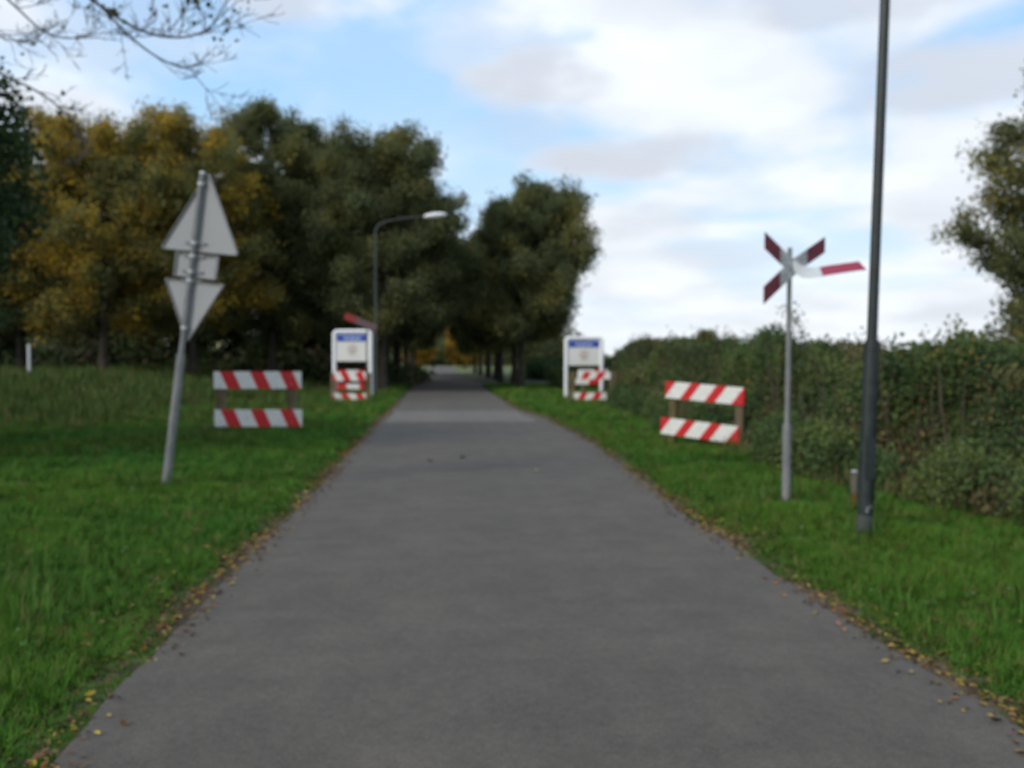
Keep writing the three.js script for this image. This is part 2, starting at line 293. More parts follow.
// bright trees at the far end of the avenue
tree('autumn_tree', 'small yellow tree left of the far end of the lane', 'tree', -17.4, -178, { height: 7.5, base: 1.2, radius: 3.6, trunk: 0.2, pal: 'amber', leaves: 2200, seed: 181, size: 1, kind: 'far', spread: 0.6 });
tree('autumn_tree', 'small orange tree right of the far end of the lane', 'tree', -8.6, -182, { height: 8, base: 1.2, radius: 3.8, trunk: 0.2, pal: 'rust', leaves: 2400, seed: 182, size: 1, kind: 'far', spread: 0.6 });
for (let i = 0; i < 4; i++) tree('far_tree', ['dark far tree closing the end of the lane', 'dark far tree left of the yellow tree', 'dark far tree right of the orange tree', 'far tree further left behind the avenue trunks'][i], 'tree', [-21, -38, 3, -52][i], -[300, 260, 270, 260][i], { height: 15, base: 1, radius: 8, trunk: 0.4, pal: 'green', leaves: 2400, seed: 190 + i, size: 1.7, kind: 'far', spread: 1.2 }, 'dark trees far beyond the avenue');
[[32, -165, 6.2, 2.8], [29, -170, 5.0, 2.2], [46, -210, 6, 3.4], [58, -190, 5, 3], [24, -190, 5.2, 2.6]].forEach(([x, z, h, rr], i) => tree('far_tree', ['round far treetop just above the hedge right of the striped barrier', 'low far treetop left of the round one above the hedge', 'far treetop above the hedge near the crossing sign', 'far treetop above the hedge beside the lamp post', 'far treetop above the hedge near the right place name board'][i], 'tree', x, z, { height: h, base: 0.6, radius: rr, trunk: 0.25, pal: 'olive', pal2: 'green', leaves: 900, seed: 200 + i, size: 0.8, kind: 'far', spread: 0.5 }, 'far treetops above the hedge'));
// right hand tree behind the hedge
tree('deciduous_tree', 'loose olive tree with gaps, rising behind the hedge at the right edge', 'tree', 16.4, -28, { foot: 0.3, height: 10.2, base: 0.3, radius: 3.3, trunk: 0.2, pal: 'green', pal2: 'olive', mix: 0.1, leaves: 17000, seed: 217, kind: 'near', limbs: 66, subs: 6, spread: 0.36, size: 1.2, top: 0.6 });
// dark small tree at the left edge
tree('deciduous_tree', 'dark green leafy tree cut by the left edge of the view', 'tree', -11.0, -15.8, { height: 6.7, base: 2.0, radius: 4.1, trunk: 0.2, pal: 'dark', leaves: 15000, seed: 221, kind: 'near', limbs: 44, subs: 7, spread: 0.24, top: 0.76, size: 1.2 });

// ------------------------------------------------------------------ bare tree whose branches hang in at the upper left
{
  const g = thing('bare_tree', 'nearly leafless tree whose thin branches hang in at the upper left', 'tree', onGround(-8.2, -9.2, -0.05)), r = rng(77), geos = [], leafs = [];
  const tp = []; for (let i = 0; i <= 8; i++) { const u = i / 8; tp.push(V(Math.sin(u * 3) * 0.25, u * 10.5, Math.sin(u * 5) * 0.2)); }
  part('trunk', tube(tp, tp.map((_, i) => lerp(0.19, 0.03, i / 8)), 9), barkMat, g);
  const L = (x, y, z = -9.5) => V(x + 8.2, y, z + 9.2);
  const twig = (p0, dir, len, rad, depth) => {
    const pts = [p0], n = 5; let d = dir.clone().normalize(), p = p0.clone();
    for (let i = 0; i < n; i++) { d.add(V((r() - 0.5) * 0.35, (r() - 0.40) * 0.35, (r() - 0.5) * 0.35)).normalize(); p = p.clone().addScaledVector(d, len / n); pts.push(p); }
    geos.push(tube(pts, pts.map((_, i) => Math.max(0.0026, lerp(rad, rad * 0.35, i / n))), 4, false));
    if (depth > 0) { const k = 3 + Math.floor(r() * 3); for (let i = 0; i < k; i++) { const q = pts[1 + Math.floor(r() * n)], dd = d.clone().add(V((r() - 0.5) * 2, (r() - 0.35) * 1.6, (r() - 0.5) * 2)); twig(q, dd, len * (0.35 + 0.3 * r()), rad * 0.55, depth - 1); } }
    if (r() < 0.02) leafs.push({ p: pts[n], s: 0.5 + 0.4 * r(), c: [0.05, 0.065, 0.02], e: [r() * 6, r() * 6, r() * 6] });
  };
  const limb = (pts, r00, twigs, tl) => { const r0 = r00 * 0.62;
    const cv = new THREE.CatmullRomCurve3(pts), q = cv.getPoints(22);
    geos.push(tube(q, q.map((_, i) => Math.max(0.004, lerp(r0, 0.005, Math.pow(i / 22, 0.7)))), 6, false));
    for (let i = 0; i < twigs; i++) { const f = lerp(0.45, 0.98, (i + r()) / twigs), p = cv.getPoint(f), tg = cv.getTangent(f); twig(p, tg.clone().multiplyScalar(1.2).add(V((r() - 0.5) * 1.6, (r() - 0.3) * 1.3, (r() - 0.5) * 1.6)), tl * (0.4 + 0.7 * r()), 0.0055, 2); }
  };
  limb([L(-8.1, 6.6, -9.2), L(-5.6, 6.2), L(-4.4, 5.5), L(-3.91, 5.02), L(-3.5, 4.62), L(-3.2, 4.44), L(-2.95, 4.38)], 0.045, 9, 0.5);
  limb([L(-8.1, 6.9, -9.2), L(-5.4, 6.2, -9.9), L(-4.2, 5.25, -9.9), L(-3.65, 4.88, -9.8), L(-3.25, 4.76, -9.7), L(-2.95, 4.78, -9.6), L(-2.75, 4.95, -9.6)], 0.045, 10, 0.5);
  limb([L(-8.1, 5.2, -9.2), L(-6.2, 5.1), L(-4.86, 4.38), L(-4.4, 4.14), L(-4.14, 3.9), L(-3.98, 3.62)], 0.035, 5, 0.35);
  limb([L(-8.1, 6.1, -9.2), L(-6.2, 6.0, -9.2), L(-5.0, 5.35, -9.2), L(-4.55, 4.9, -9.2), L(-4.2, 4.62, -9.2), L(-3.75, 4.6, -9.2)], 0.04, 10, 0.5);
  limb([L(-8.1, 5.8, -9.2), L(-6.6, 5.7, -9.0), L(-5.3, 5.2, -9.0), L(-4.8, 4.7, -9.0), L(-4.5, 4.5, -9.0)], 0.035, 8, 0.5);
  limb([L(-8.1, 7.6, -9.2), L(-5.6, 7.2, -10), L(-3.6, 6.2, -10), L(-2.4, 5.5, -10)], 0.04, 6, 0.6);
  for (let i = 0; i < 8; i++) { const a = i * 0.785 + 1.2; if (Math.cos(a) > 0.3) continue; const y = 5 + i * 0.55; limb([V(0.1, y, 0), V(Math.cos(a) * 1.2, y + 0.7, Math.sin(a) * 1.2), V(Math.cos(a) * 2.4, y + 0.9, Math.sin(a) * 2.4)], 0.05, 7, 0.7); }
  part('branches', mergeGeometries(geos), twigMat, g);
  instances('remaining_leaves', cluster('near', 6, 0.10, 0.07, 0.13), leafMat, leafs, g, 'stuff');
}

// ------------------------------------------------------------------ undergrowth below the left trees
{
  const r = rng(31), list = [];
  for (let i = 0; i < 9000; i++) {
    const x = lerp(-46, -6.5, r()), band = r(), z = -lerp(58, 76, band), hgt = 0.5 + 1.9 * clamp(0.35 + 1.3 * n3(x * 0.22, 2, z * 0.1)) , y = Math.pow(r(), 0.8) * hgt;
    const c = r() < 0.75 ? PAL.dark[Math.floor(r() * 3)] : [0.10, 0.08, 0.05];
    list.push({ p: onGround(x, z, y), s: 1.6 + r(), c, e: [r() * 6, r() * 6, r() * 6] });
  }
  for (let i = 0; i < 9000; i++) {   // behind the right hand row
    const x = lerp(1.5, 8, r()), z = -lerp(52, 100, r()), y = Math.pow(r(), 0.8) * (0.7 + 0.8 * (0.5 + n3(x * 0.3, 2, z * 0.1)));
    if (n3(x * 0.2, 6, z * 0.09) < -0.08) continue;
    list.push({ p: onGround(x, z, y), s: 1.3 + 0.7 * r(), c: PAL.dark[Math.floor(r() * 3)], e: [r() * 6, r() * 6, r() * 6] });
  }
  const m = instances(numbered('undergrowth'), cluster('mid_tree', 9, 0.135, 0.095, 0.27), leafMat, list, scene, 'stuff');
  tag(m, 'dark leafy undergrowth below the trees beyond the crossing', 'undergrowth', null, 'stuff');
}
{
  const r = rng(32), list = [];
  for (let i = 0; i < 9000; i++) { const x = lerp(-240, 20, r()), z = -lerp(150, 175, r()) - (x > -45 ? 130 : 0), y = Math.pow(r(), 0.7) * (9 + 5 * n3(x * 0.06, 1, 3)); list.push({ p: V(x, y, z), s: 2.2 + r(), c: PAL[r() < 0.7 ? 'green' : 'olive'][Math.floor(r() * 4)], e: [r() * 6, r() * 6, r() * 6] }); }
  for (let i = 0; i < 5000; i++) { const x = lerp(20, 420, r()), z = -lerp(420, 440, r()), y = Math.pow(r(), 0.7) * (5 + 4 * n3(x * 0.04, 1, 3)); list.push({ p: V(x, y, z), s: 2.4 + r(), c: PAL.olive[Math.floor(r() * 4)], e: [r() * 6, r() * 6, r() * 6] }); }
  tag(instances(numbered('distant_woodland'), cluster('distant', 7, 0.36, 0.26, 0.4), leafMat, list, scene, 'stuff'), 'dark wood closing the view behind the left trees', 'woodland', null, 'stuff');
}

// ------------------------------------------------------------------ grass
function bladeTuft(seed, n, h, w, splay) {
  const r = rng(seed), pos = [], idx = [], nor = [];
  for (let i = 0; i < n; i++) {
    const a = r() * 6.283, b = V((r() - 0.5) * splay * 0.9, 0, (r() - 0.5) * splay * 0.9), hh = h * (0.55 + 0.6 * r()), ln = V(Math.cos(a), 0, Math.sin(a)).multiplyScalar(hh * (0.2 + 0.6 * r())), sd = V(-Math.sin(a), 0, Math.cos(a)), ww = w * (0.7 + 0.6 * r()), o = pos.length / 3;
    const q = [b.clone().addScaledVector(sd, -ww / 2), b.clone().addScaledVector(sd, ww / 2), b.clone().addScaledVector(ln, 0.35).add(V(0, hh * 0.6, 0)).addScaledVector(sd, -ww * 0.4), b.clone().addScaledVector(ln, 0.35).add(V(0, hh * 0.6, 0)).addScaledVector(sd, ww * 0.4), b.clone().add(ln).add(V(0, hh * 0.92, 0))];
    for (const p of q) { pos.push(p.x, p.y, p.z); nor.push(-ln.x * 2, hh, -ln.z * 2); }
    idx.push(o, o + 1, o + 2, o + 1, o + 3, o + 2, o + 2, o + 3, o + 4);
  }
  const g = new THREE.BufferGeometry(); g.setAttribute('position', new THREE.Float32BufferAttribute(pos, 3)); g.setAttribute('normal', new THREE.Float32BufferAttribute(nor, 3)); g.setIndex(idx); g.normalizeNormals(); return g;
}
const grassMat = new THREE.MeshPhysicalMaterial({ color: 0xffffff, roughness: 0.9, specularIntensity: 0.2, side: THREE.DoubleSide });
const HEDGE = [[6.0, 5.5], [5.75, 8], [5.3, 10.3], [4.75, 12.5], [4.5, 16], [4.35, 20], [4.25, 28], [4.2, 38], [4.3, 44]];   // x of its front, at depth
const hedgeFront = d => { for (let i = 0; i < HEDGE.length - 1; i++) if (d <= HEDGE[i + 1][1]) return lerp(HEDGE[i][0], HEDGE[i + 1][0], clamp((d - HEDGE[i][1]) / (HEDGE[i + 1][1] - HEDGE[i][1]))); return 4.3; };
{
  const r = rng(41), short = [], tall = [];
  const zones = [[2.2, 8, 1500, 0.85], [8, 15, 800, 1.05], [15, 24, 330, 1.4], [24, 36, 130, 1.9], [36, 62, 45, 2.6]];
  for (const [d0, d1, dens, sc] of zones) {
    const x0 = -0.56 * d1 - 3, x1 = 0.56 * d1 + 3, n = Math.round((x1 - x0) * (d1 - d0) * dens);
    for (let i = 0; i < n; i++) {
      const x = lerp(x0, x1, r()), d = lerp(d0, d1, r()); if (Math.abs(x) > 0.54 * d + 2) continue;
      const [s, t] = toRoad(x, -d), o = s < 0 ? -s - edgeL(t) : s - edgeR(t);
      const edge = 0.03 + 0.22 * (0.5 + n3(s * 0.2 + (s > 0 ? 9 : 0), t * 0.7, 2)) * (s > 0 ? 1.2 : 1);
      if (o < edge * (0.5 + r())) continue;
      if (s > 0 && x > hedgeFront(d) + 0.5 && d < 44) continue;
      const pt = n3(x * 0.35, d * 0.35, 7), pt2 = n3(x * 1.3, d * 1.3, 3), rough = x < -4.5 ? clamp(sm(-4.5, -12, x) * sm(13, 32, d) * 1.15 + 0.9 * (pt + 0.5 * pt2) * sm(12, 20, d)) : 0;
      const k = 0.8 + 0.4 * r() + 0.25 * pt2;
      const dry = r() < 0.07 + 0.10 * rough + (s > 0 ? 0.03 : 0);
      let c = dry ? [0.15, 0.125, 0.045] : [lerp(0.050, 0.072, r()), lerp(0.122, 0.156, r()), 0.018];
      if (!dry) { c = [c[0] * (1 + 0.5 * pt), c[1] * (1 + 0.15 * pt), c[2]]; c = [lerp(c[0], 0.068, rough * 0.7), lerp(c[1], 0.098, rough * 0.7), lerp(c[2], 0.024, rough * 0.7)]; }
      const hgt = (0.7 + 0.7 * r()) * (1 + 0.8 * pt2) * sm(-0.05, 0.5, o) ;
      short.push({ p: onGround(x, -d, -0.01), s: V(sc, sc * Math.max(0.35, hgt) * (1 + 0.5 * rough) * (1 / Math.sqrt(sc)), sc), c: [c[0] * k, c[1] * k, c[2] * k], e: [(r() - 0.5) * 0.3, r() * 6.3, (r() - 0.5) * 0.3] });
      if (rough > 0.2 && r() < rough * 0.75 * (d < 24 ? 0.14 : d < 36 ? 0.35 : 1)) { const b = r() + 0.5 * pt; tall.push({ p: onGround(x, -d, -0.01), s: (0.45 + 0.75 * r() * (0.6 + pt2)) * (0.5 + 0.6 * rough), c: b < 0.18 ? [0.13, 0.11, 0.045] : b < 0.8 ? [0.052, 0.095, 0.022] : [0.09, 0.105, 0.03], e: [(r() - 0.5) * 0.4, r() * 6.3, (r() - 0.5) * 0.4] }); }
    }
  }
  // long pale grass and weeds along the foot of the hedge
  for (let i = 0; i < 3600; i++) {
    const d = lerp(5, 40, Math.pow(r(), 1.5)), x = hedgeFront(d) + lerp(-0.9, 0.2, r()), [s, t] = toRoad(x, -d); if (s - edgeR(t) < 0.6) continue;
    const near = sm(16, 9, d), b = r();
    tall.push({ p: onGround(x, -d, -0.01), s: (0.3 + 0.45 * r()) * lerp(0.9, 1.1, near), c: b < 0.25 ? [0.20, 0.155, 0.075] : b < 0.85 ? [0.07, 0.115, 0.025] : [0.13, 0.095, 0.045], e: [(r() - 0.5) * 0.7, r() * 6.3, (r() - 0.5) * 0.7] });
  }
  // uneven longer tufts: in the verges, along the road edge and round the feet of posts
  const feet = [[-4.24, 12.2], [3.02, 10.98], [3.12, 8.82], [-6.28, 21.6], [-4.76, 21.6], [2.9, 18.35], [3.85, 17.2], [-6.5, 36.4], [-5.3, 36.4], [2.3, 36.4], [3.6, 36.4], [-5.72, 42], [3.6, 10.4]];
  for (let i = 0; i < 3400; i++) {
    let x, d; if (i < 420) { const f = feet[i % feet.length], a = r() * 6.3, q = 0.05 + 0.32 * r(); x = f[0] + Math.cos(a) * q; d = f[1] + Math.sin(a) * q; } else { d = lerp(4, 40, Math.pow(r(), 1.3)); x = r() < 0.55 ? lerp(-0.56 * d - 1, -1.4, r()) : lerp(1.4, Math.min(hedgeFront(d), 0.56 * d + 1), r()); }
    const [s, t] = toRoad(x, -d), o = s < 0 ? -s - edgeL(t) : s - edgeR(t); if (o < 0.15) continue;
    const m = n3(x * 0.7, d * 0.5, 11); if (i >= 420 && m < 0.02 && r() > 0.15) continue;
    const k = 0.8 + 0.5 * r(), c = r() < 0.14 ? [0.16, 0.135, 0.055] : r() < 0.5 ? [0.06, 0.125, 0.022] : [0.075, 0.145, 0.026];
    tall.push({ p: onGround(x, -d, -0.01), s: V(0.42, (0.22 + 0.26 * r() + 0.2 * Math.max(0, m)) * sm(0, 0.6, o) + 0.08, 0.42), c: [c[0] * k, c[1] * k, c[2] * k], e: [(r() - 0.5) * 0.4, r() * 6.3, (r() - 0.5) * 0.4] });
  }
  tag(instances(numbered('grass'), bladeTuft(1, 9, 0.095, 0.0065, 0.10), grassMat, short, scene, 'stuff'), 'short green grass of the verges on both sides of the lane', 'grass', null, 'stuff');
  tag(instances(numbered('rough_grass'), bladeTuft(2, 14, 0.52, 0.011, 0.30), grassMat, tall, scene, 'stuff'), 'long brownish grass of the left meadow and along the hedge foot', 'grass', null, 'stuff');
  console.log('grass', short.length, tall.length);
  // broad leaved weeds in the turf
  const weeds = [];
  for (let i = 0; i < 2600; i++) {
    const left = r() < 0.6, d = lerp(3, 30, Math.pow(r(), 1.6)), x = left ? lerp(-0.56 * d - 1, -1.5, r()) : lerp(1.5, 0.56 * d + 1, r()), [s, t] = toRoad(x, -d), o = s < 0 ? -s - edgeL(t) : s - edgeR(t);
    if (o < 0.35 || (s > 0 && x > hedgeFront(d)) || n3(x * 0.8, d * 0.8, 5) < 0.0) continue;
    weeds.push({ p: onGround(x, -d, 0.02), s: 0.3 + 0.3 * r() + 0.012 * d, c: [0.05 + 0.03 * r(), 0.12 + 0.05 * r(), 0.02], e: [(r() - 0.5), r() * 6.3, (r() - 0.5)] });
  }
  tag(instances(numbered('weeds'), cluster('near', 6, 0.10, 0.07, 0.13), leafMat, weeds, scene, 'stuff'), 'broad leaved weeds scattered through the verge grass', 'weeds', null, 'stuff');
  // fallen leaves
  const fallen = [];
  const lg = (() => { const pos = [], idx = [], ring = [[0, -0.5], [0.2, -0.25], [0.27, 0.05], [0.14, 0.35], [0, 0.5], [-0.14, 0.35], [-0.27, 0.05], [-0.2, -0.25]]; pos.push(0, 0.0, 0); for (const [a, b] of ring) pos.push(a, 0.10 + Math.abs(a) * 0.5 + 0.15 * b * b, b); for (let i = 0; i < 8; i++) idx.push(0, 1 + (i + 1) % 8, 1 + i); const g = new THREE.BufferGeometry(); g.setAttribute('position', new THREE.Float32BufferAttribute(pos, 3)); g.setIndex(idx); g.computeVertexNormals(); return g; })();
  const tones = [[0.42, 0.26, 0.05], [0.50, 0.36, 0.12], [0.24, 0.11, 0.04], [0.30, 0.20, 0.10], [0.15, 0.085, 0.045], [0.45, 0.33, 0.06], [0.13, 0.08, 0.05], [0.32, 0.17, 0.10]];
  for (let i = 0; i < 20000; i++) {
    const left = r() < 0.55, t = lerp(2.8, 40, Math.pow(r(), 1.5)), q = r();
    let o = (r() + r() + r()) / 3 * 0.75 - 0.24; if (q > 0.92) o = lerp(0.2, left ? 1.6 : 2.2, r() * r());
    const nn = n3(t * 0.6, left ? 1 : 7, 3); if (r() > 0.65 + nn) continue;
    const s = left ? -edgeL(t) - o : edgeR(t) + o, p = world(s, t); p.y = (o < 0.05 ? camber(s, t) : Math.max(groundH(s, t), o < 0.1 ? 0.006 : -0.03)) + (o > 0.35 ? 0.05 : 0.006);
    const c = tones[Math.floor(Math.pow(r(), 0.8) * tones.length)], k = 0.45 + 0.45 * r(), z = 0.026 + 0.035 * r() * r();
    fallen.push({ p, s: z, c: [c[0] * k, c[1] * k, c[2] * k], e: [(r() - 0.5) * 0.8, r() * 6.3, (r() - 0.5) * 0.8] });
  }
  tag(instances(numbered('leaf_litter'), lg, grassMat, fallen, scene, 'stuff'), 'small brown and yellow leaves gathered along both road edges', 'leaves', null, 'stuff');
  [[-1.28, 15.6, [0.15, 0.07, 0.03], 'brown fallen leaf lying alone on the left half of the lane', 0.15], [-0.80, 16.1, [0.05, 0.035, 0.02], 'dark fallen leaf lying near the middle of the lane', 0.14], [0.34, 14.3, [0.42, 0.34, 0.14], 'pale yellow leaf lying right of the middle of the lane', 0.11]].forEach(([x, d, c, label, sz], i) => {
    const [s, t] = toRoad(x, -d), m = new THREE.Mesh(lg, mat(...c, 0.9, { side: THREE.DoubleSide })); m.name = numbered('fallen_leaf'); m.position.set(x, camber(s, t) + 0.004, -d); m.scale.set(sz, sz * 0.9, sz); m.rotation.y = i * 1.3 + 0.8; m.castShadow = true; tag(m, label, 'leaf'); scene.add(m);
  });
}

// ------------------------------------------------------------------ hedge
{
  const g = thing('bramble_hedge', 'long overgrown bramble hedge right of the lane, behind the barrier and posts', 'hedge', V(5.2, 0, -16)), r = rng(51), near = [], mid = [], stems = [];
  const height = (x, d) => 1.40 + 0.010 * d + 0.45 * n3(x * 0.4, d * 0.4, 3) + 0.40 * n3(x * 1.1, d * 1.1, 9) + 0.12 * n3(x * 3, d * 3, 5);
  const rel = v => v.sub(V(5.2, 0, -16));
  const put = (d, cnt, list, size) => {
    for (let i = 0; i < cnt; i++) {
      const dd = lerp(d[0], d[1], r()), f = hedgeFront(dd), depth = 2.6, q = r();
      let u, y; const hT = height(f + 1, dd);
      const back = Math.pow(r(), 1.9);
      if (q < 0.62) { y = Math.pow(r(), 1.1) * hT; const q3 = y / hT, bulge = -0.35 + 0.95 * q3 * q3 - 0.15 * sm(0.25, 0, q3) - 0.75 * n3(dd * 0.55, y * 0.8, 2) * (1 - 0.4 * q3) - 0.35 * n3(dd * 1.6, y * 1.6, 4) - 0.16 * n3(dd * 4, y * 4, 6); u = 0.32 + bulge + back * 0.7; }
      else { u = 0.35 + r() * depth; y = height(f + u, dd) - back * 0.6 + (r() < 0.04 ? 0.25 * r() : 0); }
      const x = f + u, nz = fbm(dd * 0.55, y * 0.8, x * 0.55, 3) + 0.22 * (r() - 0.5);
      const dryLow = sm(0.7, 0.2, y / hT) * sm(19, 12, dd) * clamp(0.6 + 1.6 * n3(dd * 0.6, y * 0.9, 2)) + 0.25 * sm(25, 34, dd) * sm(1, 0.2, y / hT);
      let c = nz > 0.14 ? [0.135, 0.175, 0.052] : nz > -0.03 ? [0.088, 0.135, 0.043] : nz > -0.19 ? [0.066, 0.108, 0.038] : [0.165, 0.15, 0.06];
      if (r() < dryLow * 0.75) c = [[0.21, 0.15, 0.075], [0.15, 0.10, 0.05], [0.28, 0.205, 0.11]][Math.floor(r() * 3)];
      else if (r() < 0.025) c = [0.24, 0.17, 0.04];
      const k = 0.75 + 0.5 * r();
      list.push({ p: rel(V(x, Math.max(0.04, y), -dd)), s: size * (0.7 + 0.6 * r()), c: [c[0] * k, c[1] * k, c[2] * k], e: [r() * 6.3, r() * 6.3, r() * 6.3] });
    }
  };
  put([5.5, 13], 34000, near, 0.62); put([13, 22], 27000, near, 0.75); put([22, 44], 22000, mid, 0.62);
  for (let i = 0; i < 95; i++) {        // separate bramble clumps: some sprawling at the foot, some rising from the top
    const top = r() < 0.35, d = lerp(6, 36, Math.pow(r(), 1.2)), f = hedgeFront(d), rad = top ? 0.18 + 0.22 * r() : 0.22 + 0.34 * r();
    const cx = top ? f + 0.5 + 1.3 * r() : f + lerp(-0.75, -0.1, r()), cy = top ? height(cx, d) : rad * 0.3 + 0.25 * r(), b = r(), c0 = b < 0.45 ? [0.085, 0.135, 0.042] : b < 0.7 ? [0.13, 0.17, 0.05] : b < 0.85 ? [0.16, 0.135, 0.06] : [0.066, 0.11, 0.038];
    if (!top && (toRoad(cx, -d)[0] - edgeR(toRoad(cx, -d)[1]) < 0.5 + rad)) continue;
    for (let k = 0; k < 260 * rad * 2.2; k++) { const v = V(r() * 2 - 1, r() * 2 - 1, r() * 2 - 1), q = Math.cbrt(r()); v.normalize().multiplyScalar(rad * (0.4 + 0.75 * q)); v.y *= 0.75; const g2 = 0.7 + 0.6 * r(); near.push({ p: rel(V(cx + v.x * 0.8, Math.max(0.04, cy + v.y), -d + v.z * 1.4)), s: (0.5 + 0.3 * r()) * (1 + d * 0.012), c: [c0[0] * g2, c0[1] * g2, c0[2] * g2], e: [r() * 6.3, r() * 6.3, r() * 6.3] }); }
  }
  for (let i = 0; i < 620; i++) {       // woody canes and upright sprigs
    const d = lerp(5.6, 43, r()), u = 0.1 + 1.6 * r(), x = hedgeFront(d) + u, h = height(x, d), spr = r() < 0.4, top = spr ? h + 0.12 + 0.5 * r() * r() : h * 0.9;
    const p0 = V(x, 0, -d), p2 = V(x + (r() - 0.5) * 0.5, top, -d + (r() - 0.5) * 0.5), p1 = p0.clone().lerp(p2, 0.55).add(V((r() - 0.6) * 0.4, 0.1, (r() - 0.5) * 0.4));
    stems.push(tube(new THREE.QuadraticBezierCurve3(p0, p1, p2).getPoints(5).map(rel), [0.012, 0.011, 0.009, 0.007, 0.005, 0.003], 4, false));
    if (spr) for (let k = 0; k < 7; k++) { const f = 1 - 0.05 * k * r(); near.push({ p: rel(V(lerp(x, p2.x, f), Math.min(top, lerp(h, top, k / 6)), p2.z)).add(V((r() - 0.5) * 0.08, 0, (r() - 0.5) * 0.08)), s: 0.35 + 0.3 * r() + d * 0.01, c: [0.05, 0.065, 0.022], e: [r() * 6, r() * 6, r() * 6] }); }
  }
  // one long sprig reaching up beside the crossing sign
  { const c = new THREE.CatmullRomCurve3([V(4.3, 0.6, -13.6), V(4.0, 1.6, -13.3), V(3.75, 2.05, -13.1), V(3.55, 2.32, -13.0)]); stems.push(tube(c.getPoints(10).map(v => rel(v)), Array.from({ length: 11 }, (_, i) => 0.011 - 0.0008 * i), 4, false)); for (let k = 0; k < 12; k++) near.push({ p: rel(c.getPoint(0.55 + 0.45 * k / 11).add(V((r() - 0.5) * 0.14, (r() - 0.5) * 0.1, 0))), s: 0.35 + 0.3 * r(), c: [0.05, 0.075, 0.03], e: [r() * 6, r() * 6, r() * 6] }); }
  instances('foliage', cluster('near', 6, 0.10, 0.07, 0.13), leafMat, near, g, 'stuff');
  instances('distant_foliage', cluster('mid_tree', 9, 0.135, 0.095, 0.27), leafMat, mid, g, 'stuff');
  part('canes', mergeGeometries(stems), mat(0.085, 0.06, 0.045, 0.9), g).userData.kind = 'stuff';
}

// ------------------------------------------------------------------ materials for street furniture
const galv = (() => { const r = rng(9); const t = grainTex(256, 1, (u, v) => { const n = 0.86 + 0.10 * tn(u, v, 10, 2) + 0.08 * tn(u, v, 34, 3) + 0.05 * (r() - 0.5); return [n, n, n]; }); return new THREE.MeshStandardMaterial({ color: new THREE.Color().setRGB(0.27, 0.275, 0.275), map: t, metalness: 0.1, roughness: 0.55 }); })();
const plateBack = galv.clone(); plateBack.color.setRGB(0.32, 0.325, 0.33); plateBack.map = null; plateBack.metalness = 0.0; plateBack.roughness = 0.6;
const clampMat = mat(0.55, 0.56, 0.58, 0.4, { metalness: 0.3 });
const poleGreen = (() => { const r = rng(19); const t = grainTex(256, 1, (u, v) => { const n = 0.78 + 0.18 * tn(u, v, 14, 4) + 0.2 * Math.max(0, tn(u, v, 30, 8)) + 0.06 * (r() - 0.5); return [n, n, n]; }); return new THREE.MeshStandardMaterial({ color: new THREE.Color().setRGB(0.026, 0.038, 0.038), map: t, roughness: 0.45 }); })();
const woodTex = (() => { const r = rng(29); return grainTex(256, 1, (u, v) => { const n = 0.7 + 0.3 * tn(u, v * 0.12, 30, 2) + 0.2 * tn(u, v, 6, 4) + 0.1 * (r() - 0.5); return [n, n * 0.96, n * 0.9]; }); })();
const postWood = new THREE.MeshStandardMaterial({ color: new THREE.Color().setRGB(0.32, 0.265, 0.185), map: woodTex, roughness: 0.95 });
const mossWood = new THREE.MeshStandardMaterial({ color: new THREE.Color().setRGB(0.27, 0.235, 0.11), map: woodTex, roughness: 0.95 });
const steelBolt = mat(0.35, 0.35, 0.35, 0.4, { metalness: 0.6 });

// striped boards: paint as a flat print on a real board
function stripeTex(dir, bands, slant, phase, seed, first) {   // bands = list of [start, end] of red along the board's bottom edge, 0..1
  const c = document.createElement('canvas'); c.width = 1024; c.height = 128; const x = c.getContext('2d'), r = rng(seed);
  x.fillStyle = '#dcdcd8'; x.fillRect(0, 0, 1024, 128); x.fillStyle = '#c31a20';
  for (const [a, b] of bands) { x.beginPath(); const o = dir * slant * 1024; x.moveTo(a * 1024, 128); x.lineTo(b * 1024, 128); x.lineTo(b * 1024 + o, 0); x.lineTo(a * 1024 + o, 0); x.closePath(); x.fill(); }
  for (let i = 0; i < 260; i++) { x.fillStyle = `rgba(${70 + r() * 40},${72 + r() * 40},${55 + r() * 30},${0.04 + 0.10 * r()})`; const w = 2 + r() * 30; x.fillRect(r() * 1024, r() * 128, w, 1 + r() * 14); }
  const t = new THREE.CanvasTexture(c); t.colorSpace = THREE.SRGBColorSpace; return t;
}
function boardGeo(w, h, d) {
  const g = new THREE.BoxGeometry(w, h, d), p = g.attributes.position, uv = g.attributes.uv;
  for (let i = 0; i < p.count; i++) uv.setXY(i, clamp(p.getX(i) / w + 0.5, 0.004, 0.996), clamp(p.getY(i) / h + 0.5, 0.01, 0.99)); return g;
}
